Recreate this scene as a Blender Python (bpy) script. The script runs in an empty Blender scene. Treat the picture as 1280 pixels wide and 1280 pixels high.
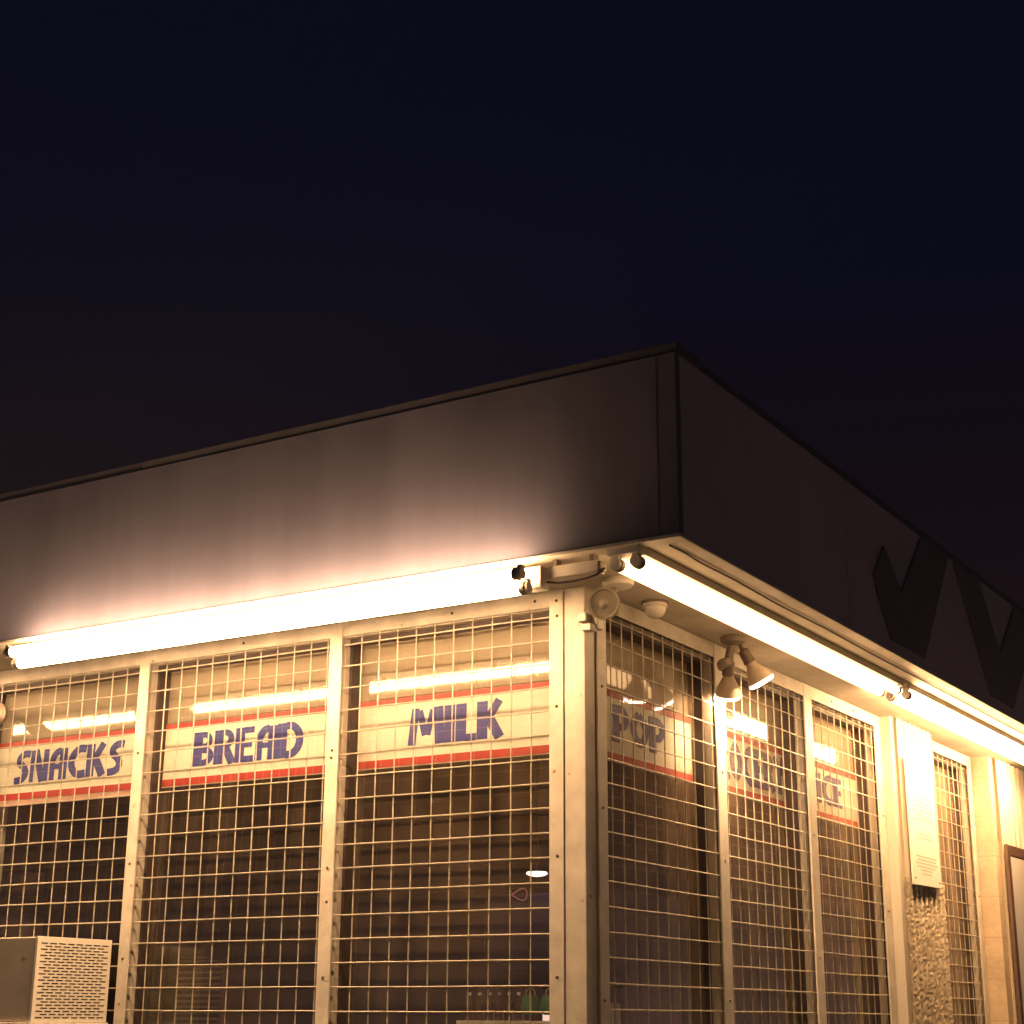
import bpy, bmesh, math, random
from mathutils import Vector, Matrix
random.seed(7)
scn = bpy.context.scene
COL = scn.collection
ZO = 1.6            # the heights below are measured from the eye; the ground lies 1.6 m lower

# ---------------------------------------------------------------- camera
YAW, PITCH, ROLL, FPX = -5.56500663e-01, 3.01021384e-01, 6.66895219e-03, 2035.6
F = Vector((math.sin(YAW)*math.cos(PITCH), math.cos(YAW)*math.cos(PITCH), math.sin(PITCH)))
R = Vector((math.cos(YAW), -math.sin(YAW), 0)); U = R.cross(F)
R2 = R*math.cos(ROLL) + U*math.sin(ROLL); U2 = -R*math.sin(ROLL) + U*math.cos(ROLL)
cd = bpy.data.cameras.new('camera'); cam = bpy.data.objects.new('camera', cd); COL.objects.link(cam)
cd.sensor_width = 36; cd.lens = FPX/1280*36; cd.clip_start = .05; cd.clip_end = 2000
m = Matrix((R2, U2, -F)).transposed().to_4x4(); m.translation = Vector((2.441, -4.364, ZO))
cam.matrix_world = m
scn.camera = cam

# ---------------------------------------------------------------- night sky
w = bpy.data.worlds.new('World'); scn.world = w; w.use_nodes = True
nt = w.node_tree; nt.nodes.clear()
out = nt.nodes.new('ShaderNodeOutputWorld'); bg = nt.nodes.new('ShaderNodeBackground')
tc = nt.nodes.new('ShaderNodeTexCoord'); sp = nt.nodes.new('ShaderNodeSeparateXYZ')
rp = nt.nodes.new('ShaderNodeValToRGB')
nt.links.new(tc.outputs['Generated'], sp.inputs[0]); nt.links.new(sp.outputs['Z'], rp.inputs[0])
nt.links.new(rp.outputs[0], bg.inputs[0]); nt.links.new(bg.outputs[0], out.inputs[0])
e = rp.color_ramp.elements
e[0].position = 0.0; e[0].color = (.25, .165, .155, 1)
e[1].position = 1.0; e[1].color = (.0040, .0040, .0120, 1)
for p_, c_ in ((.17, (.012, .0055, .0075, 1)), (.30, (.0062, .0034, .0058, 1)), (.42, (.0030, .0030, .0090, 1)), (.52, (.0028, .0029, .0090, 1))):
    k = e.new(p_); k.color = c_
bg.inputs[1].default_value = 1.0
scn.view_settings.view_transform = 'Standard'; scn.view_settings.look = 'None'
scn.view_settings.exposure = 0; scn.view_settings.gamma = 1
scn.cycles.use_denoising = True
scn.cycles.max_bounces = 8; scn.cycles.transparent_max_bounces = 16
scn.cycles.sample_clamp_indirect = 6

# strength of each lamp of the place
TUBE_A, TUBE_B1, TUBE_B2, FLOOD = 126.0, 6.5, 105.0, 620.0
WARM = (1.0, .588, .285); WARM_B = (1.0, .565, .25)

# ---------------------------------------------------------------- helpers
def mat(name, base, rough=.6, metal=0.0, var=.0, scale=6.0, bump=0.0, bscale=60.0, dark=None, streak=False, spots=None):
    M = bpy.data.materials.new(name); M.use_nodes = True; t = M.node_tree; b = t.nodes['Principled BSDF']
    b.inputs['Base Color'].default_value = (*base, 1); b.inputs['Roughness'].default_value = rough; b.inputs['Metallic'].default_value = metal
    co = t.nodes.new('ShaderNodeTexCoord')
    if var > 0:
        mp = t.nodes.new('ShaderNodeMapping'); t.links.new(co.outputs['Object'], mp.inputs[0])
        if streak: mp.inputs['Scale'].default_value = (1, 1, .12)
        n = t.nodes.new('ShaderNodeTexNoise'); n.inputs['Scale'].default_value = scale; n.inputs['Detail'].default_value = 8; n.inputs['Roughness'].default_value = .65
        t.links.new(mp.outputs[0], n.inputs['Vector'])
        r = t.nodes.new('ShaderNodeValToRGB'); r.color_ramp.elements[0].position = .35; r.color_ramp.elements[1].position = .68
        d = dark or tuple(c*(1-var) for c in base)
        r.color_ramp.elements[0].color = (*d, 1); r.color_ramp.elements[1].color = (*base, 1)
        t.links.new(n.outputs['Fac'], r.inputs[0]); last = r.outputs[0]
        if spots:
            n3 = t.nodes.new('ShaderNodeTexNoise'); n3.inputs['Scale'].default_value = spots[0]; n3.inputs['Detail'].default_value = 3
            t.links.new(co.outputs['Object'], n3.inputs['Vector'])
            r3 = t.nodes.new('ShaderNodeValToRGB'); r3.color_ramp.elements[0].position = spots[1]; r3.color_ramp.elements[1].position = spots[1]+.05
            mx = t.nodes.new('ShaderNodeMixRGB'); t.links.new(n3.outputs['Fac'], r3.inputs[0]); t.links.new(r3.outputs[0], mx.inputs[0])
            t.links.new(last, mx.inputs[1]); mx.inputs[2].default_value = (*spots[2], 1); last = mx.outputs[0]
        t.links.new(last, b.inputs['Base Color'])
    if bump > 0:
        n2 = t.nodes.new('ShaderNodeTexNoise'); n2.inputs['Scale'].default_value = bscale; n2.inputs['Detail'].default_value = 5
        bp = t.nodes.new('ShaderNodeBump'); bp.inputs['Strength'].default_value = bump; bp.inputs['Distance'].default_value = .004
        t.links.new(co.outputs['Object'], n2.inputs['Vector']); t.links.new(n2.outputs['Fac'], bp.inputs['Height']); t.links.new(bp.outputs[0], b.inputs['Normal'])
    return M
def emis(name, color, s):
    M = bpy.data.materials.new(name); M.use_nodes = True; t = M.node_tree; t.nodes.clear()
    o = t.nodes.new('ShaderNodeOutputMaterial'); x = t.nodes.new('ShaderNodeEmission')
    x.inputs[0].default_value = (*color, 1); x.inputs[1].default_value = s; t.links.new(x.outputs[0], o.inputs[0]); return M
def glass(name, dirt_glare, seed, tint=(.85, .88, .85)):
    M = bpy.data.materials.new(name); M.use_nodes = True; t = M.node_tree; t.nodes.clear(); N = t.nodes.new; L = t.links.new
    o = N('ShaderNodeOutputMaterial'); tr = N('ShaderNodeBsdfTransparent'); tr.inputs[0].default_value = (*tint, 1)
    df = N('ShaderNodeBsdfDiffuse'); df.inputs[0].default_value = (.60, .43, .28, 1)
    gl = N('ShaderNodeBsdfGlossy'); gl.inputs['Roughness'].default_value = .065; lw = N('ShaderNodeLayerWeight'); lw.inputs[0].default_value = .5; pw = N('ShaderNodeMath'); pw.operation = 'POWER'; pw.inputs[1].default_value = 5; L(lw.outputs['Facing'], pw.inputs[0])
    fr = N('ShaderNodeMath'); fr.operation = 'MULTIPLY_ADD'; fr.inputs[1].default_value = .92; fr.inputs[2].default_value = .095; L(pw.outputs[0], fr.inputs[0])
    co = N('ShaderNodeTexCoord'); mp = N('ShaderNodeMapping'); mp.inputs['Location'].default_value = (seed, seed*2, 0); mp.inputs['Scale'].default_value = (1, 1, .09)
    n = N('ShaderNodeTexNoise'); n.inputs['Scale'].default_value = 14; n.inputs['Detail'].default_value = 6
    n2 = N('ShaderNodeTexNoise'); n2.inputs['Scale'].default_value = 5; n2.inputs['Detail'].default_value = 7
    L(co.outputs['Object'], mp.inputs[0]); L(mp.outputs[0], n.inputs['Vector']); L(co.outputs['Object'], n2.inputs['Vector'])
    mu = N('ShaderNodeMath'); mu.operation = 'MULTIPLY'; L(n.outputs['Fac'], mu.inputs[0]); L(n2.outputs['Fac'], mu.inputs[1])
    m2 = N('ShaderNodeMath'); m2.operation = 'MULTIPLY'; m2.inputs[1].default_value = dirt_glare*4; L(mu.outputs[0], m2.inputs[0])
    a = N('ShaderNodeMixShader'); L(m2.outputs[0], a.inputs[0]); L(tr.outputs[0], a.inputs[1]); L(df.outputs[0], a.inputs[2])
    b = N('ShaderNodeMixShader'); L(fr.outputs[0], b.inputs[0]); L(a.outputs[0], b.inputs[1]); L(gl.outputs[0], b.inputs[2])
    bp = N('ShaderNodeBump'); bp.inputs['Strength'].default_value = .05; bp.inputs['Distance'].default_value = .002
    n3 = N('ShaderNodeTexNoise'); n3.inputs['Scale'].default_value = 9; L(co.outputs['Object'], n3.inputs['Vector']); L(n3.outputs['Fac'], bp.inputs['Height']); L(bp.outputs[0], gl.inputs['Normal'])
    L(b.outputs[0], o.inputs[0]); return M

class MB:
    def __init__(s): s.bm = bmesh.new()
    def box(s, x0, x1, y0, y1, z0, z1, bev=0):
        r = bmesh.ops.create_cube(s.bm, size=1)
        for v in r['verts']:
            v.co = Vector(((x0+x1)/2+v.co.x*(x1-x0), (y0+y1)/2+v.co.y*(y1-y0), (z0+z1)/2+v.co.z*(z1-z0)))
        if bev:
            ed = list({e for v in r['verts'] for e in v.link_edges}); bmesh.ops.bevel(s.bm, geom=ed, offset=bev, segments=2, affect='EDGES', profile=.5)
        return s
    def poly(s, pts): s.bm.faces.new([s.bm.verts.new(p) for p in pts]); return s
    def tube(s, pts, r, n=8, cap=True):
        pts = [Vector(p) for p in pts]; rs = r if isinstance(r, (list, tuple)) else [r]*len(pts); rings = []
        ref = None
        for i, p in enumerate(pts):
            d = (pts[min(i+1, len(pts)-1)]-pts[max(i-1, 0)]).normalized()
            if ref is None: ref = d.orthogonal().normalized()
            ref = (ref-d*ref.dot(d)).normalized(); q = d.cross(ref)
            rings.append([s.bm.verts.new(p+(ref*math.cos(2*math.pi*k/n)+q*math.sin(2*math.pi*k/n))*rs[i]) for k in range(n)])
        for a, b in zip(rings, rings[1:]):
            for k in range(n): s.bm.faces.new((a[k], a[(k+1) % n], b[(k+1) % n], b[k]))
        if cap: s.bm.faces.new(rings[0][::-1]); s.bm.faces.new(rings[-1])
        return s
    def lathe(s, o, d, prof, n=28):     # prof: (distance along d, radius)
        o = Vector(o); d = Vector(d).normalized(); u = d.orthogonal().normalized(); v = d.cross(u); rings = []
        for t, r in prof:
            rings.append([s.bm.verts.new(o+d*t+(u*math.cos(2*math.pi*k/n)+v*math.sin(2*math.pi*k/n))*max(r, .0004)) for k in range(n)])
        for a, b in zip(rings, rings[1:]):
            for k in range(n): s.bm.faces.new((a[k], a[(k+1) % n], b[(k+1) % n], b[k]))
        s.bm.faces.new(rings[0][::-1]); s.bm.faces.new(rings[-1]); return s
    def prism(s, pts, off):
        a = [s.bm.verts.new(p) for p in pts]; b = [s.bm.verts.new(Vector(p)+Vector(off)) for p in pts]; n = len(a)
        s.bm.faces.new(a); s.bm.faces.new(b[::-1])
        for k in range(n): s.bm.faces.new((a[k], b[k], b[(k+1) % n], a[(k+1) % n]))
        return s
    def build(s, name, m, parent=None, smooth=False):
        bmesh.ops.recalc_face_normals(s.bm, faces=s.bm.faces)
        me = bpy.data.meshes.new(name); s.bm.to_mesh(me); s.bm.free(); me.materials.append(m)
        o = bpy.data.objects.new(name, me); COL.objects.link(o)
        if smooth:
            for p in me.polygons: p.use_smooth = True
            try: me.set_sharp_from_angle(angle=math.radians(35))
            except Exception: pass
        base = parent
        off = Vector((0, 0, ZO))
        while base is not None: off = off-base.location; base = base.parent
        if parent is not None: o.parent = parent; me.transform(Matrix.Translation(off))
        else: me.transform(Matrix.Translation(off))
        return o
def thing(name, label, cat, loc, group=None):
    o = bpy.data.objects.new(name, None); COL.objects.link(o); o.location = Vector(loc)+Vector((0, 0, ZO)); o.empty_display_size = .1
    o['label'] = label; o['category'] = cat
    if group: o['group'] = group
    return o
def tag(o, label, cat, group=None):
    o['label'] = label; o['category'] = cat
    if group: o['group'] = group
    return o

# ---------------------------------------------------------------- materials
CREAM = (.72, .68, .60)
M_wall = mat('cream_paint', CREAM, .55, var=.22, scale=5, bump=.35, bscale=90, streak=True)
M_strip = mat('cream_metal', (.74, .69, .60), .42, var=.30, scale=9, bump=.12, bscale=140, spots=(26, .70, (.30, .17, .09)))
M_wire = mat('galvanised_wire', (.66, .60, .50), .42, metal=.2, var=.45, scale=22)
M_soffit = mat('soffit_board', (.60, .55, .46), .7, var=.35, scale=4, bump=.6, bscale=45)
M_fascia = mat('fascia_panel_dimmed', (.118, .112, .165), .6, var=.42, scale=2.2, bump=.3, bscale=12, streak=True)  # fascia colour darkened to hold down the tube light, violet glow mixed in
M_fascia_b = mat('fascia_panel_lifted', (.55, .47, .52), .6, var=.22, scale=2.2, bump=.15, bscale=30)  # same fascia, colour lightened so the dim side still shows
M_trim = mat('roof_edge_metal', (.09, .08, .10), .6, var=.3, scale=8)
M_lip = mat('drip_edge', (.66, .60, .52), .5, var=.25, scale=10, bump=.2)
M_letter = mat('dark_letter_paint', (.17, .14, .16), .6, var=.3)
M_gask = mat('dark_gasket', (.045, .028, .022), .5)
M_jamb = mat('jamb_metal', (.55, .50, .42), .5, var=.25, scale=12, streak=True)
M_hdr = mat('upper_tan_panel', (.44, .35, .27), .6, var=.18, scale=5, bump=.2, bscale=30)
M_card = mat('sign_card', (.88, .85, .76), .6, var=.06, scale=3)
M_red = mat('sign_red', (.50, .028, .028), .5); M_blue = mat('sign_blue', (.016, .032, .30), .5, var=.15, scale=14)
M_pink = mat('sign_pink', (.70, .42, .36), .5)
M_screw = mat('screw_dark', (.10, .085, .06), .4, metal=.6)
M_lampgrey = mat('lamp_casting', (.27, .22, .17), .5, metal=.25, var=.3, scale=20)
M_white = mat('lamp_white', (.74, .70, .62), .45, var=.12, scale=14)
M_brown = mat('socket_brown', (.13, .09, .07), .45)
M_bulb = mat('bulb_back', (.50, .41, .30), .4, var=.2, scale=20)
M_lens = mat('clear_lens', (.27, .24, .19), .18, bump=.5, bscale=90)
M_cable = mat('cable', (.09, .07, .07), .5)
M_ac = mat('ac_enclosure', (.66, .58, .48), .5, metal=.15, var=.15, scale=8, spots=(14, .72, (.28, .14, .07)))
M_acw = mat('ac_side_cream', (.82, .77, .68), .5, var=.06)
M_black = mat('flat_black', (.012, .008, .008), .8)
M_corr = mat('corrugated_cream', (.70, .64, .53), .55, var=.22, scale=7, bump=.3, bscale=60, streak=True)
M_block = mat('painted_block', (.62, .50, .37), .8, var=.25, scale=9, bump=.8, bscale=50)
_t = M_block.node_tree; _b = _t.nodes['Principled BSDF']; _src = _b.inputs['Base Color'].links[0].from_socket
_k = _t.nodes.new('ShaderNodeTexBrick'); _k.inputs['Scale'].default_value = 1; _k.inputs['Brick Width'].default_value = .4; _k.inputs['Row Height'].default_value = .2; _k.inputs['Mortar Size'].default_value = .004
_k.inputs['Mortar'].default_value = (.46, .35, .25, 1); _k.inputs['Mortar Smooth'].default_value = .3
_m = _t.nodes.new('ShaderNodeMapping'); _m.inputs['Rotation'].default_value = (math.pi/2, 0, 0); _c = _t.nodes.new('ShaderNodeTexCoord')
_t.links.new(_c.outputs['Object'], _m.inputs[0]); _t.links.new(_m.outputs[0], _k.inputs['Vector']); _t.links.new(_src, _k.inputs['Color1']); _t.links.new(_src, _k.inputs['Color2']); _t.links.new(_k.outputs['Color'], _b.inputs['Base Color'])
M_stucco = mat('rough_stucco', (.60, .52, .40), .85, var=.4, scale=18, bump=1.0, bscale=40)
M_post = mat('poster_sheet', (.80, .77, .72), .35, var=.05); M_pf = mat('poster_frame', (.12, .065, .04), .5, var=.3, scale=12)
M_print = mat('faded_print', (.52, .43, .36), .6)
M_int = mat('interior_wall', (.10, .035, .03), .8, var=.4, scale=2); M_floor = mat('shop_floor', (.10, .07, .06), .6)
M_asph = mat('asphalt', (.05, .05, .052), .9, var=.3, scale=3, bump=.5, bscale=80)
M_conc = mat('concrete', (.42, .40, .37), .85, var=.2, scale=2, bump=.4, bscale=50)

# ---------------------------------------------------------------- ground
g = MB(); g.poly([(-120, -120, -1.6), (120, -120, -1.6), (120, 120, -1.6), (-120, 120, -1.6)]); g.build('ground', M_asph)['kind'] = 'structure'
g = MB(); g.box(-14, 1.5, -1.5, -.004, -1.62, -1.48, .01).box(.004, 1.5, .0, 16, -1.62, -1.481, .01)
o = g.build('pavement', M_conc); o['kind'] = 'structure'

# ---------------------------------------------------------------- store building
B = thing('store_building', 'cream corner shop with wire mesh over its windows under a deep flat fascia', 'building', (0, 0, -1.6))
ZT = 1.25           # head of the windows
# plinth below the windows
MB().box(-9, 0, 0, .20, -1.60, -.75).build('plinth', M_wall, B)
MB().box(-.20, 0, .20, 12, -1.60, -.75).build('plinth', M_wall, B)
# head beam over the windows
MB().box(-9, 0, 0.0015, .20, 1.30, 1.45).build('header', M_wall, B)
MB().box(-.20, -.0015, .20, 12, 1.30, 1.45).build('header', M_wall, B)
# corner post with folded flashing
MB().box(-.074, 0, -.004, .060, -.75, 1.306, .003).build('corner_post', M_strip, B)
# long wall left of the last window
MB().box(-9, -2.76, .004, .18, -.749, 1.299).build('wall', M_wall, B)

FR = -.008          # front plane of the flat strips
def window(axis, a0, a1, idx, dirt_glare, tilt=.0165, deep=.058, full=True):
    """one glazed bay from a0 to a1 along the wall; axis 'A' runs along x, 'B' along y"""
    def P(s, d, z): return (s, d, z) if axis == 'A' else (-d, s, z)
    def bx(mb, s0, s1, d0, d1, z0, z1, bev=0):
        if axis == 'A': mb.box(s0, s1, d0, d1, z0, z1, bev)
        else: mb.box(-d1, -d0, s0, s1, z0, z1, bev)
    z0 = -.72
    f = MB()                    # lining of the opening
    bx(f, a0-.022, a0, .014, .13, z0, ZT+.03); bx(f, a1, a1+.022, .014, .13, z0, ZT+.03)
    bx(f, a0, a1, .014, .13, ZT, ZT+.03); bx(f, a0, a1, .014, .13, z0-.03, z0)
    W = f.build('window', M_jamb, B)
    k = MB(); bx(k, a0, a0+.012, .040, .120, z0, ZT); bx(k, a1-.012, a1, .040, .120, z0, ZT)
    bx(k, a0+.012, a1-.012, .040, .120, ZT-.014, ZT); k.build('gasket', M_gask, W)
    y = lambda z: deep+tilt*z
    p = MB(); p.poly([P(a0+.010, y(z0), z0), P(a1-.010, y(z0), z0), P(a1-.010, y(ZT-.01), ZT-.01), P(a0+.010, y(ZT-.01), ZT-.01)])
    p.build('pane', glass('glass_%d' % idx, dirt_glare, idx*3.7), W)
    t = MB(); q0, q1 = 1.04, ZT-.012
    t.prism([P(a0+.012, y(q0)+.020, q0), P(a1-.012, y(q0)+.020, q0), P(a1-.012, y(q1)+.020, q1), P(a0+.012, y(q1)+.020, q1)], Vector(P(0, .006, 0)))
    t.build('upper_tan_panel', M_hdr, W)  # tan panel added to fill the glass above the sign
    return W
def grille(axis, a0, a1, start, zs, edge, screws_at=()):
    """welded wire mesh a0..a1 held by flat strips; edge = strips (s0, s1) that belong to this grille"""
    def bx(mb, s0, s1, d0, d1, z0, z1, bev=0):
        if axis == 'A': mb.box(s0, s1, d0, d1, z0, z1, bev)
        else: mb.box(-d1, -d0, s0, s1, z0, z1, bev)
    P = lambda s, d, z: (s, d, z) if axis == 'A' else (-d, s, z)
    m = MB()
    for (s0, s1) in edge: bx(m, s0, s1, FR, -.001, -.74, 1.300 if axis == 'A' else 1.300, .0015)
    bx(m, a0+.0005, a1-.0005, FR+.0015, -.001, 1.252, 1.300 if axis == 'A' else 1.300, .001)
    G = m.build('grille_frame', M_strip, B)
    m = MB(); s = start
    while s < a1-.004:
        if s > a0+.004:
            j = random.uniform(-.0012, .0012); m.tube([P(s+j, .0065, -.74), P(s+random.uniform(-.001, .001), .0065, .3), P(s-j, .0065, 1.262)], .0023, 6)
        s += .0755
    k = 0
    while zs+.0754*k < 1.249:
        z = zs+.0754*k; k += 1
        pts = [P(a0-.012+(a1-a0+.024)*t/4, .002+random.uniform(-.0008, .0008), z+random.uniform(-.0012, .0012)) for t in range(5)]
        m.tube(pts, .0025, 6)
    for k in range(1, 10):
        z = zs-.0754*k
        m.tube([P(a0-.012, .002, z), P(a1+.012, .002, z)], .0025, 6)
    m.build('wire_mesh', M_wire, G, True)
    for (s, z) in screws_at: MB().lathe(P(s, FR-.0002, z), P(0, -1, 0), [(0, .0052), (.002, .0048), (.0035, .003)], 10).build('screw', M_screw, G)
    return G

window('A', -.955, -.127, 1, .075); window('A', -1.855, -1.008, 2, .05); window('A', -2.755, -1.904, 3, .03)
grille('A', -.955, -.127, -.880, .0155, [(-.127, -.076)], [(-.10, 1.27), (-.098, 1.22), (-.10, .93), (-.098, .47), (-.100, .115), (-.18, 1.278), (-.5, 1.278)])
grille('A', -1.855, -1.008, -1.780, .0155, [(-1.008, -.955)], [(-.98, .86), (-.982, .835), (-.98, .47), (-.978, .36), (-.981, .12), (-1.4, 1.278)])
grille('A', -2.755, -1.904, -2.735, .0155, [(-1.904, -1.855), (-2.80, -2.755)], [(-1.88, .92), (-1.881, .52), (-1.88, .19)])
# right-hand wall
window('B', .122, .942, 4, .15); window('B', 1.016, 1.796, 5, .19); window('B', 1.873, 2.615, 6, .19); window('B', 3.33, 4.00, 7, .30)  # heavier dirt on these panes also stands in for golden glare
grille('B', .122, .942, .178, .025, [(.064, .122)], [(.09, 1.0), (.09, .62), (.088, .05)])
grille('B', 1.016, 1.796, 1.055, .025, [(.942, 1.016)], [(.98, .84), (.978, .53), (.982, .06)])
grille('B', 1.873, 2.615, 1.93, .025, [(1.796, 1.873)], [(1.83, .70), (2.1, 1.278), (2.35, 1.278)])
grille('B', 3.33, 4.00, 3.405, .025, [(2.615, 2.70), (3.27, 3.33), (4.00, 4.06)], [(2.66, .86), (2.66, .45), (4.03, .6)])
# pilaster between the third and fourth window: smooth side, ribbed front
def corrugated(mb, x, y0, y1, z0, z1, pitch, depth, nz=3, rough=0):
    n = int((y1-y0)/pitch*10); V = []
    for j in range(nz+1):
        row = []
        for i in range(n+1):
            yy = y0+(y1-y0)*i/n; ph = (yy-y0)/pitch*2*math.pi
            c = max(-1, min(1, 1.6*math.cos(ph)))
            row.append(mb.bm.verts.new((x+depth*.5*(c-1)+random.uniform(-rough, rough), yy+random.uniform(-rough, rough)*.5, z0+(z1-z0)*j/nz)))
        V.append(row)
    for j in range(nz):
        for i in range(n): mb.bm.faces.new((V[j][i], V[j][i+1], V[j+1][i+1], V[j+1][i]))
MB().box(.0, .052, 2.702, 3.25, -1.47, 1.3065).build('pilaster', M_wall, B)
c = MB(); corrugated(c, .070, 2.735, 3.25, .60, 1.305, .066, .024); c.build('cladding', M_corr, B, True)
c = MB(); corrugated(c, .072, 2.735, 3.26, -1.0, .60, .066, .020, 150, .0036); c.build('stucco_panel', M_stucco, B)
# return and ribbed wall right of the fourth window
MB().box(-.10, .095, 4.075, 12, -1.47, 1.3065).build('return_wall', M_block, B)
c = MB(); corrugated(c, .116, 4.14, 9, -1.2, 1.305, .088, .026, 4); c.build('cladding', M_corr, B, True)
# soffit under the overhang, fascia, drip edge and roof edge
ZS = 1.308
s = MB(); s.prism([(-9, .0, ZS), (.0, .0, ZS), (.445, -.300, ZS), (-9, -.300, ZS)], (0, 0, .02)); s.build('soffit', M_soffit, B)
s = MB(); s.prism([(.0, .0, ZS), (.0, 12, ZS), (.445, 12, ZS), (.445, -.300, ZS)], (0, 0, .02)); s.build('soffit', M_soffit, B)
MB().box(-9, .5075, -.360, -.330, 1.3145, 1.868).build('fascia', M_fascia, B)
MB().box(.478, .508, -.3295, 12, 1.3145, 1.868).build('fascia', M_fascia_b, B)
MB().box(-9, .512, -.364, -.305, 1.303, 1.3140, .002).build('drip_edge', M_lip, B)
MB().box(.452, .5125, -.3045, 12, 1.303, 1.3140, .002).build('drip_edge', M_lip, B)
for x0, x1 in ((-9, -6.1), (-6.1, -3.05), (-3.05, -1.62), (-1.62, .516)):
    d = random.uniform(-.002, .002); MB().box(x0+.001, x1, -.3585+d*.3, -.20, 1.869, 1.902+random.uniform(-.0015, .0015), .003).build('roof_edge', M_trim, B)
for y0, y1 in ((-.199, 2.4), (2.4, 5.0), (5.0, 12)):
    MB().box(.35, .5065, y0, y1-.001, 1.869, 1.902+random.uniform(-.0015, .0015), .003).build('roof_edge', M_trim, B)
MB().box(-9, .349, -.199, 12, 1.84, 1.87).build('roof', M_trim, B)
for x in (-7.0, -4.55, -2.11, .44): MB().box(x-.005, x+.005, -.3604, -.36, 1.316, 1.867).build('fascia_seam', M_fascia, B)
for y in (1.0, 3.44, 5.9): MB().box(.508, .5095, y-.005, y+.005, 1.316, 1.867).build('fascia_seam', M_fascia_b, B)
# dark letter of the shop name on the side fascia
L1 = [(1.391, 1.710), (1.262, 1.572), (1.31, 1.474), (1.417, 1.352), (1.80, 1.352), (1.96, 1.553), (2.21, 1.862), (1.86, 1.862), (1.565, 1.569)]
L2 = [(2.28, 1.862), (2.65, 1.862), (2.90, 1.58), (3.22, 1.862), (3.60, 1.862), (3.05, 1.352), (2.70, 1.352)]
for k, L in enumerate((L1, L2)): MB().prism([(.5085, y, z) for y, z in L], (.008, 0, 0)).build('letter_stroke', M_letter, B)
# inside
MB().box(-9, -.2, .25, 12, -1.6, -1.45).build('floor', M_floor, B)
MB().box(-9, -.2, 5.0, 5.1, -1.45, 1.9).box(-6.0, -5.9, .25, 5.0, -1.45, 1.9).build('interior_wall', M_int, B)
MB().box(-9, -.02, .2, 11.8, 1.415, 1.45).build('ceiling', M_int, B)

# ---------------------------------------------------------------- signs behind the glass
STR = {
 'S': (.66, [([(.62, .90), (.40, .93), (.20, .80), (.22, .62), (.42, .48), (.50, .30), (.38, .10), (.06, .07)], .19)]),
 'N': (.74, [([(.07, 0), (.07, 1)], .12), ([(.17, 1), (.50, 0)], .20), ([(.62, 0), (.62, 1)], .20)]),
 'A': (.70, [([(.10, 0), (.10, .60), (.22, .86), (.42, .91)], .18), ([(.53, 0), (.53, .97)], .24), ([(.19, .42), (.41, .42)], .13)]),
 'C': (.74, [([(.68, .88), (.42, .92), (.16, .70), (.13, .36), (.36, .09), (.68, .12)], .20)]),
 'K': (.72, [([(.12, 0), (.12, 1)], .24), ([(.26, .50), (.58, 1)], .18), ([(.30, .56), (.60, 0)], .22)]),
 'B': (.68, [([(.12, 0), (.12, 1)], .24), ([(.24, .92), (.44, .90), (.52, .72), (.42, .56), (.24, .54)], .14), ([(.24, .46), (.48, .44), (.58, .27), (.46, .10), (.24, .08)], .15)]),
 'R': (.68, [([(.12, 0), (.12, 1)], .24), ([(.24, .92), (.44, .90), (.54, .72), (.42, .52), (.24, .50)], .15), ([(.36, .43), (.58, 0)], .20)]),
 'E': (.62, [([(.12, 0), (.12, 1)], .24), ([(.24, .92), (.56, .92)], .15), ([(.24, .50), (.50, .50)], .14), ([(.24, .08), (.56, .08)], .15)]),
 'D': (.78, [([(.12, 0), (.12, 1)], .24), ([(.24, .92), (.48, .90), (.66, .66), (.66, .34), (.48, .10), (.24, .08)], .18)]),
 'M': (.98, [([(.06, 0), (.16, 1)], .18), ([(.27, .93), (.44, .25)], .15), ([(.50, .25), (.66, .93)], .15), ([(.80, 1), (.86, 0)], .22)]),
 'I': (.34, [([(.14, 0), (.14, 1)], .24)]),
 'L': (.58, [([(.12, 0), (.12, 1)], .24), ([(.24, .08), (.54, .08)], .16)]),
 'P': (.70, [([(.12, 0), (.12, 1)], .24), ([(.24, .92), (.46, .90), (.58, .68), (.46, .45), (.24, .42)], .17)]),
 'O': (.80, [([(.37, .93), (.15, .72), (.12, .40), (.36, .08), (.62, .30), (.64, .66), (.38, .93)], .19)]),
 'G': (.78, [([(.66, .88), (.40, .92), (.15, .70), (.13, .34), (.36, .09), (.62, .14), (.64, .44), (.44, .44)], .19)]),
 'Y': (.70, [([(.08, 1), (.33, .50), (.33, 0)], .20), ([(.62, 1), (.44, .54)], .17)]),
}
def chaikin(q):
    for _ in range(2):
        o = [q[0]]
        for a, b in zip(q, q[1:]): o += [a*.75+b*.25, a*.25+b*.75]
        q = o+[q[-1]]
    return q
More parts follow.
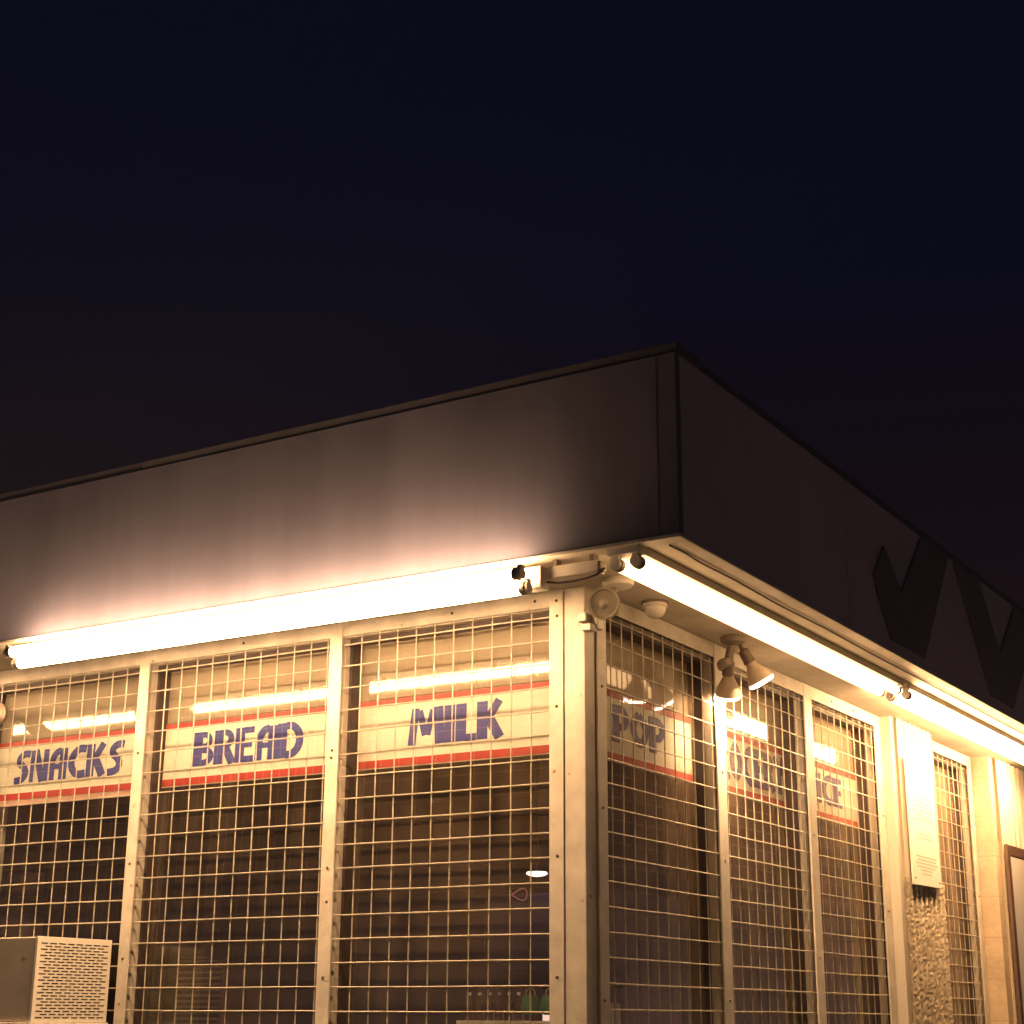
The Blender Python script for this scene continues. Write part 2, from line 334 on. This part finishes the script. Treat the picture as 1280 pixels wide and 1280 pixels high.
def window_sign(axis, a0, a1, word, t0, t1, label, zb=.800, zt=1.036, l0=.868, l1=.992, pink=False):
    tilt, deep = .0165, .058
    yy = lambda z, k: deep+tilt*z+.012-k
    P = lambda s, z, k=0: Vector((s, yy(z, k), z)) if axis == 'A' else Vector((-yy(z, k), s, z))
    out_ = lambda d: Vector((0, -d, 0)) if axis == 'A' else Vector((d, 0, 0))
    root = thing('window_sign', label, 'sign', P((a0+a1)/2, zb), 'word signs behind the window panes')
    MB().prism([P(a0, zb), P(a1, zb), P(a1, zt), P(a0, zt)], -out_(.004)).build('board', M_card, root)
    for z0, z1 in ((zt-.023, zt-.001), (zb+.003, zb+.029)):
        MB().prism([P(a0+.001, z0, .0005), P(a1-.001, z0, .0005), P(a1-.001, z1, .0005), P(a0+.001, z1, .0005)], out_(.0015)).build('stripe', M_red, root)
    if pink: MB().prism([P(a0, zb-.020), P(a1, zb-.020), P(a1, zb-.001), P(a0, zb-.001)], -out_(.003)).build('lower_edge', M_pink, root)
    h = l1-l0; tot = sum(STR[c][0] for c in word)
    sx = (t1-t0)/tot; cur = t0; m = MB(); lift = 0
    for c in word:
        wd, strokes = STR[c]
        for pts, sw in strokes:
            lift += 1; q = [Vector((cur+p[0]*sx, l0+p[1]*h)) for p in pts]; q = chaikin(q) if len(q) > 3 else q; sw = sw*1.2; hw = sw*sx/2; Lp = []; Rp = []
            for i, p in enumerate(q):
                d = (q[min(i+1, len(q)-1)]-q[max(i-1, 0)]); d = Vector((d.x/sx, d.y/h)).normalized()
                nx, ny = -d.y*hw, d.x*sw*h/2
                Lp.append((p.x+nx, p.y+ny)); Rp.append((p.x-nx, p.y-ny))
            k = .0005+.00012*(lift % 4)
            for i in range(len(q)-1):
                m.poly([P(*Lp[i], k), P(*Lp[i+1], k), P(*Rp[i+1], k), P(*Rp[i], k)])
        cur += wd*sx
    bmesh.ops.remove_doubles(m.bm, verts=m.bm.verts, dist=1e-6)
    ex = bmesh.ops.extrude_face_region(m.bm, geom=list(m.bm.faces))
    bmesh.ops.translate(m.bm, verts=[v for v in ex['geom'] if isinstance(v, bmesh.types.BMVert)], vec=out_(.0015))
    m.build('lettering', M_blue, root)
window_sign('A', -.940, -.142, 'MILK', -.725, -.350, 'cream window sign with red stripes and the blue word MILK')
window_sign('A', -1.838, -1.022, 'BREAD', -1.690, -1.180, 'cream window sign with red stripes and the blue word BREAD')
window_sign('A', -2.742, -1.918, 'SNACKS', -2.640, -2.040, 'cream window sign with red stripes and the blue word SNACKS', pink=True)
window_sign('B', .136, .928, 'POP', .330, .720, 'cream window sign with red stripes and the blue word POP')
window_sign('B', 1.030, 1.782, 'GROCERY', 1.034, 1.776, 'cream window sign with red stripes and the blue word GROCERY', l0=.852, l1=1.000)
window_sign('B', 1.888, 2.600, 'ICE', 2.120, 2.420, 'cream window sign with red stripes and the blue word ICE')

# ---------------------------------------------------------------- fluorescent strip lights
def strip_light(axis, s0, s1, d, z, label, strength, tubes=((-.033, 0), (.033, 0)), hb=(-.032, .032, .024, .058), r=.019):
    """twin tubes from s0 to s1; d = centre distance in front of the wall plane"""
    P = (lambda s, dd, zz: (s, -dd, zz)) if axis == 'A' else (lambda s, dd, zz: (dd, s, zz))
    def bx(mb, a, b, d0, d1, z0, z1, bev=.002):
        if axis == 'A': mb.box(a, b, -d1, -d0, z0, z1, bev)
        else: mb.box(d0, d1, a, b, z0, z1, bev)
    T = thing('strip_light', label, 'strip light', P((s0+s1)/2, d, z+.06), 'twin tube strip lights under the eaves')
    h = MB(); bx(h, s0-.02, s1+.02, d+hb[0], d+hb[1], z+hb[2], z+hb[3]); h.build('housing', M_white, T)
    E_ = emis('tube_glow', WARM if axis == 'A' else WARM_B, strength)
    z_ = z
    for kd, kz in tubes:
        dd = d+kd; z = z_+kz
        tb = MB().tube([P(s0+.03, dd, z), P(s1-.03, dd, z)], r, 16).build('tube', E_, T, True)
        for a, b in ((s0+.012, s0+.030), (s1-.030, s1-.012)):
            MB().tube([P(a, dd, z), P(b, dd, z)], r+.0008, 16).build('end_cap', M_lampgrey, tb, True)
        for a in (s0, s1-.014+.002):
            q = MB(); q.tube([P(a-.002, dd, z), P(a+.012, dd, z)], r-.002, 16); bx(q, a-.0018, a+.0118, dd-.010, dd+.010, z, z+.026, .001)
            q.build('lamp_holder', M_white, T)
    return T
strip_light('A', -2.15, .030, .385, 1.228, 'long bright strip light above the SNACKS, BREAD and MILK signs', TUBE_A, ((.042, .017), (.002, -.016)), (-.075, -.028, -.012, .055))
strip_light('B', -.330, 1.935, .318, 1.262, 'bright strip light under the eaves above the POP and GROCERY signs', TUBE_B1, hb=(-.050, .054, .020, .0455))
strip_light('B', 2.030, 4.40, .318, 1.264, 'bright strip light running out of the right edge above the notice', TUBE_B2, hb=(-.050, .054, .020, .0435))
strip_light('A', -4.80, -2.42, .385, 1.228, 'strip light beyond the left edge, seen reflected in the SNACKS window', TUBE_A, ((.042, .017), (.002, -.016)), (-.075, -.028, -.012, .055))

# junction wireway at the corner and its cable
# the corner box
J = thing('wiring_box', 'cream metal wiring box between two strip lights at the corner', 'wiring box', (.14, -.31, 1.30))
MB().box(.060, .226, -.330, -.285, 1.247, 1.284, .002).build('casing', M_white, J)
MB().box(.2275, .238, -.333, -.295, 1.250, 1.278, .002).build('end_plate', M_lampgrey, J)
for x in (.075, .20): MB().box(x, x+.014, -.33, -.30, 1.2825, 1.3075, .001).build('bracket', M_lampgrey, J)
tag(MB().tube([(.05, -.32, 1.240), (.09, -.322, 1.232), (.14, -.322, 1.230), (.19, -.322, 1.234), (.225, -.322, 1.241), (.245, -.318, 1.258)], .0035, 8).build('cable', M_cable, None, True),
    'dark cable sagging just below the corner wiring box', 'cable')
tag(MB().tube([(.448, -.30, 1.301), (.452, -.20, 1.300), (.446, -.10, 1.299), (.449, .15, 1.300), (.444, .5, 1.298), (.448, .9, 1.300), (.445, 1.4, 1.299), (.447, 2.4, 1.300), (.445, 4, 1.3)], .003, 8).build('cable', M_cable, None, True),
    'thin dark cable clipped along the eaves beside the long tubes', 'cable')
# ---------------------------------------------------------------- flood lamps
def par_bulb(parent, o, d, rad, lit, n='bulb', brown=False):
    """reflector lamp: o = back of the socket, d = beam direction"""
    o = Vector(o); d = Vector(d).normalized()
    MB().lathe(o, d, [(0, .012), (.004, .019), (.040, .021), (.052, .023), (.054, .020)], 20).build('socket', M_lampgrey if not brown else M_brown, parent, True)
    b = MB().lathe(o+d*.050, d, [(0, .018), (.012, .020), (.030, rad*.62), (.052, rad*.86), (.072, rad*.98), (.080, rad)], 32).build(n, M_bulb if lit else M_lens, parent, True)
    if lit:
        MB().lathe(o+d*.1265, d, [(0, rad*1.005), (.002, rad*1.03), (.006, rad*1.03), (.008, rad*.99)], 32).build('rim', M_rim, b, True)
        MB().lathe(o+d*.1348, d, [(0, rad*.96), (.003, rad*.90), (.005, rad*.6), (.006, .001)], 32).build('lens', M_flood, b, True)
    else:
        MB().lathe(o+d*.1305, d, [(0, rad), (.005, rad*1.0), (.006, rad*.90), (.001, rad*.84), (-.004, rad*.6), (-.002, rad*.36), (.004, rad*.22), (.006, .001)], 40).build('lens', M_lens, b, True)
M_rim = emis('flood_rim', (1, .66, .38), 6.0)
M_flood = emis('flood_glow', (1, .59, .29), FLOOD)
# unlit lamp at the corner, its lens towards the street
T = thing('flood_lamp', 'unlit round flood lamp facing the street at the corner post', 'flood lamp', (.12, -.01, 1.308), 'reflector flood lamps under the eaves')
MB().lathe((.125, -.015, 1.307), (0.1, 0, -1), [(0, .048), (.014, .052), (.024, .046), (.028, .02)], 24).build('mount', M_white, T, True)
MB().tube([(.122, -.015, 1.285), (.112, -.03, 1.262), (.112, -.038, 1.235), (.113, -.045, 1.212)], [.012, .013, .012, .012], 12).build('arm', M_lampgrey, T, True)
par_bulb(T, (.114, -.048, 1.208), (.35, -.93, -.12), .049, False)
MB().box(.055, .085, -.147, -.105, 1.153, 1.181, .004).box(.065, .100, -.143, -.105, 1.125, 1.147, .004).box(.083, .107, -.115, -.075, 1.135, 1.200, .004).build('photocell', M_white, T)
# white dome behind it
T = thing('soffit_dome', 'small white dome fixed under the soffit behind the corner lamp', 'dome', (.095, .30, 1.308))
MB().lathe((.095, .30, 1.300), (0, 0, -1), [(0, .040), (.010, .041), (.012, .036), (.026, .034), (.040, .024), (.047, .010), (.048, .001)], 28).build('cover', M_white, T, True)
MB().lathe((.095, .30, 1.3075), (0, 0, -1), [(0, .046), (.006, .047), (.0072, .043)], 28).build('base_ring', M_lampgrey, T, True)
# lit twin lamp
def twin(c, label, d1, d2, brown=True):
    x, y, z = c
    T = thing('flood_lamp', label, 'flood lamp', c, 'reflector flood lamps under the eaves')
    MB().lathe((x, y, z+.006), (0, 0, -1), [(0, .044), (.006, .046), (.018, .044), (.026, .034), (.030, .014)], 24).build('mount', M_lampgrey, T, True)
    MB().tube([(x-.005, y, z-.02), (x-.012, y-.004, z-.045), (x-.016, y-.006, z-.075)], [.014, .015, .017], 12).build('arm', M_lampgrey, T, True)
    MB().lathe((x-.030, y-.02, z-.072), (.3, .2, -1), [(0, .02), (.008, .030), (.030, .032), (.038, .026)], 20).build('knuckle', M_lampgrey, T, True)
    MB().tube([(x+.02, y+.01, z-.02), (x+.028, y+.012, z-.036), (x+.030, y+.014, z-.052)], [.006, .008, .006], 10).build('arm', M_brown, T, True)
    par_bulb(T, (x-.018, y-.008, z-.078), d1, .047, True)
    par_bulb(T, (x+.030, y+.012, z-.040), d2, .047, True, brown=True)
    return T
twin((.10, .905, 1.301), 'twin lit flood lamps hanging under the soffit above the POP and GROCERY signs', (-.22, .42, -.80), (.36, .36, -.84))
T = thing('flood_lamp', 'flood lamp cut off by the left edge beside the SNACKS window', 'flood lamp', (-2.645, -.05, 1.13), 'reflector flood lamps under the eaves')
MB().lathe((-2.645, -.009, 1.13), (0, -1, 0), [(0, .045), (.012, .047), (.022, .03)], 20).build('mount', M_lampgrey, T, True)
par_bulb(T, (-2.645, -.03, 1.12), (.25, -.8, -.45), .050, False)

# ---------------------------------------------------------------- window air conditioner
A = thing('air_conditioner', 'grey and cream window air conditioner poking out below the SNACKS sign', 'air conditioner', (-2.25, -.17, -.02))
x1, yf, zt, zb = -1.942, -.350, .253, -.024
MB().box(-2.56, x1-.012, yf, -.006, zb, zt, .004).build('housing', M_ac, A)
MB().box(x1-.0115, x1, yf-.001, -.004, zb-.002, zt+.002, .0012).build('side_panel', M_acw, A)
g = MB(); rows = 25
for r_ in range(rows):
    z = zt-.020-r_*(zt-zb-.034)/(rows-1); off = .0 if r_ % 2 == 0 else .5; n = 8 if r_ % 2 == 0 else 7
    for k in range(n):
        cy = yf+.030+(k+off)*.0405
        g.box(x1+.0002, x1+.0012, cy-.015+.0, cy+.015, z-.0018, z+.0018)  # raised black bars paint the dark inside the slots
g.build('slot_shade', M_black, A)['kind'] = 'stuff'
MB().box(-2.58, x1+.012, yf-.012, -.004, zb-.022, zb-.003, .002).build('support_tray', M_acw, A)

# ---------------------------------------------------------------- notice on the pilaster and the poster case
N_ = thing('notice_board', 'tall white notice with faint small print hung on the ribbed pilaster', 'notice', (.085, 2.95, .57))
pts = [(.082, 2.775, .572), (.082, 3.165, .578), (.082, 3.130, 1.165), (.082, 2.765, 1.135)]
MB().prism(pts, (.008, 0, 0)).build('board', mat('notice_white', (.86, .84, .78), .45, var=.05), N_)
pr = MB(); z = 1.07
rows_ = []
MPR = []
for z, wd in [(1.05, .2), (.965, .26), (.945, .28), (.925, .24), (.905, .28), (.885, .20), (.865, .26), (.80, .14), (.782, .20), (.70, .26), (.685, .22), (.670, .28), (.655, .24), (.640, .16), (.625, .12)]:
    y = 2.965-wd/2
    while y < 2.965+wd/2:
        l = random.uniform(.012, .035); pr.box(.0902, .0908, y, y+l, z-.003, z+.003); y += l+.008
pr.build('small_print', M_print, N_)
for y in (2.80, 3.14): MB().lathe((.090, y, .60), (1, 0, 0), [(0, .005), (.003, .004)], 10).build('screw', M_screw, N_)
PC = thing('poster_case', 'brown framed poster case on the ribbed wall at the right edge', 'poster case', (.13, 4.9, .2))
ya, yb, zc, zd = 4.155, 5.10, -.60, .865
MB().box(.118, .136, ya, ya+.050, zc, zd, .003).box(.118, .136, yb-.055, yb, zc, zd, .003).box(.118, .1355, ya+.051, yb-.056, zd-.055, zd-.0005, .003).box(.118, .1355, ya+.051, yb-.056, zc, zc+.055, .003).build('frame', M_pf, PC)
MB().box(.119, .1325, ya+.051, yb-.056, zc+.056, zd-.056).build('poster', M_post, PC)

# ---------------------------------------------------------------- things inside the shop
M_green = mat('bag_green', (.03, .16, .05), .5); M_mauve = mat('carton_mauve', (.30, .20, .24), .7, var=.3, scale=5); M_purple = mat('reflection_violet', (.16, .11, .26), .5, var=.3, scale=3)
for k, (px, lab) in enumerate(((-.741, 'left one of two green shopping bags seen through the MILK window'), (-.658, 'right one of two green shopping bags seen through the MILK window'))):
    c = Vector((px, .9, .05))
    T = thing('shopping_bag', lab, 'bag', (c.x, c.y, c.z-.035), 'green bags behind the MILK window')
    b = MB(); b.lathe((c.x, c.y, c.z-.040), (0, 0, 1), [(0, .024), (.012, .034), (.034, .036), (.060, .030), (.068, .027)], 18); b.build('body', M_green, T, True)
    MB().tube([(c.x-.02, c.y, c.z+.028), (c.x-.016, c.y, c.z+.045), (c.x, c.y, c.z+.056), (c.x+.016, c.y, c.z+.045), (c.x+.02, c.y, c.z+.028)], .0022, 6).build('handle', M_white, T, True)
c = Vector((-0.698, 0.9, 0.001))
tag(MB().box(c.x-.30, c.x+.25, c.y-.10, c.y+.12, c.z-.05, c.z-.012, .004).build('display_shelf', M_jamb, None), 'pale shelf carrying green bags behind the MILK window', 'shelf')
c = Vector((-0.878, 1.25, 0.03))
T = thing('lit_cooler', 'lit pinkish display cooler deep behind the MILK window', 'cooler', (c.x+.15, c.y+.1, c.z-.3))
MB().box(c.x-.03, c.x+.16, c.y+.01, c.y+.30, c.z-.6, c.z+.028, .006).build('cabinet', M_jamb, T)
MB().box(c.x-.02, c.x+.15, c.y+.0, c.y+.008, c.z-.5, c.z+.022).build('light_panel', emis('cooler_glow', (1, .62, .50), 1.3), T)
c = Vector((-1.177, 1.6, 0.276))
T = thing('violet_reflection_box', 'purple box added for the violet reflections in the MILK window', 'cabinet', (c.x, c.y, -1.45))
MB().box(c.x-.22, c.x+.45, c.y, c.y+.5, -1.45, c.z+.22, .01).build('body', M_purple, T)  # added box, its purple stands in for violet reflections on the glass
MB().box(c.x-.22, c.x+.45, c.y-.02, c.y-.001, c.z-.165, c.z-.09, .004).build('dark_band', M_black, T)
c = Vector((-1.075, 1.5, 0.553))
T = thing('reflected_lamp', 'small white lamp added inside for the lamp reflection in the MILK window', 'lamp', (c.x, c.y, c.z+.03))
MB().lathe((c.x, c.y, c.z), (0, 0, 1), [(0, .001), (.004, .03), (.012, .045), (.020, .040)], 20).build('glass_bowl', emis('bowl_glow', (1, .85, .72), 3.0), T, True)  # glowing bowl added to imitate a lamp reflected in the pane
MB().tube([(c.x, c.y, c.z+.02), (c.x, c.y, 1.4)], .005, 6).build('cord', M_black, T)
c = Vector((-1.163, 1.5, 0.485))
tag(MB().tube([c+Vector((.035*math.cos(a)*1.2, 0, .018*math.sin(a)+.01*math.sin(2*a))) for a in [i*.35 for i in range(19)]], .0022, 6).build('neon_tube', emis('neon_dim', (.9, .30, .24), .35), None, True), 'faint looping neon tube glowing behind the MILK window', 'neon tube')
M_pk = mat('packet', (.30, .12, .09), .5, var=.4, scale=9)
for k, (px, py, w_, h_, lab) in enumerate(((-3.108, .778, .13, .14, 'highest mauve carton at the left edge behind the SNACKS window'), (-3.044, .528, .10, .10, 'small mauve carton in the middle of the left edge stack behind glass'), (-3.058, .355, .16, .09, 'lowest mauve carton just above the air conditioner behind glass'))):
    c = Vector((px, .5, py)); tag(MB().box(c.x-w_/2, c.x+w_/2, c.y, c.y+.12, c.z-h_/2, c.z+h_/2, .006).build('carton', M_mauve, None), lab, 'carton', 'cartons behind the SNACKS window')
c = Vector((-1.179, 1.3, 0.066))
for dx, mm, lab in ((0.0, M_hdr, 'tan upright packet behind the lower MILK window'), (.14, M_pk, 'red brown upright packet behind the lower MILK window')):
    tag(MB().box(c.x+dx-.05, c.x+dx+.05, c.y, c.y+.1, c.z-.12, c.z+.055, .006).build('packet', mm, None), lab, 'packet')
c = Vector((-2.172, 0.7, 0.104))
T = thing('vent_cabinet', 'dark louvred cabinet dimly seen behind the lower BREAD window', 'cabinet', (c.x, c.y, c.z-.3))
MB().box(c.x-.13, c.x+.13, c.y+.02, c.y+.3, c.z-.4, c.z+.12, .006).build('body', M_int, T)
l = MB()
for i in range(14): l.box(c.x-.115, c.x+.115, c.y+.008, c.y+.019, c.z+.10-i*.022, c.z+.108-i*.022)
l.build('louvre', M_brown, T)

# a row of bottles on the same shelf as the bags
M_bot = mat('bottle_amber', (.07, .025, .012), .12)
bx0 = None
for k in range(6):
    x = -1.00+k*.042; y = .90+random.uniform(-.006, .006); z = -.0105
    if bx0 is None:
        T = thing('bottle', 'dark amber bottle in the row on the shelf behind the MILK window', 'bottle', (x, y, z), 'amber bottles on the shelf behind the MILK window')
        MB().lathe((x, y, z), (0, 0, 1), [(0, .014), (.002, .016), (.055, .016), (.070, .007), (.088, .006)], 16).build('body', M_bot, T, True)
        MB().lathe((x, y, z+.0885), (0, 0, 1), [(0, .0065), (.010, .0065)], 12).build('cap', M_card, T, True); bx0 = T
    else:
        T = bx0.copy(); COL.objects.link(T); T.location = Vector((x, y, z+ZO))
        for ch in list(bx0.children): c = ch.copy(); COL.objects.link(c); c.parent = T
# ---------------------------------------------------------------- added mist imitating lens glow round the tubes
GLOW_DENSITY = .0024
M_hz = bpy.data.materials.new('lens_glow'); M_hz.use_nodes = True; t = M_hz.node_tree; t.nodes.clear()
o = t.nodes.new('ShaderNodeOutputMaterial'); v = t.nodes.new('ShaderNodeVolumePrincipled'); v.inputs['Color'].default_value = (.62, .74, 1.0, 1); v.inputs['Density'].default_value = GLOW_DENSITY
v.inputs['Anisotropy'].default_value = .0
t.links.new(v.outputs[0], o.inputs['Volume'])
h = MB().box(-122, 122, -122, 122, -2.6, 2.3).build('lens_glow_haze', M_hz); h['kind'] = 'stuff'
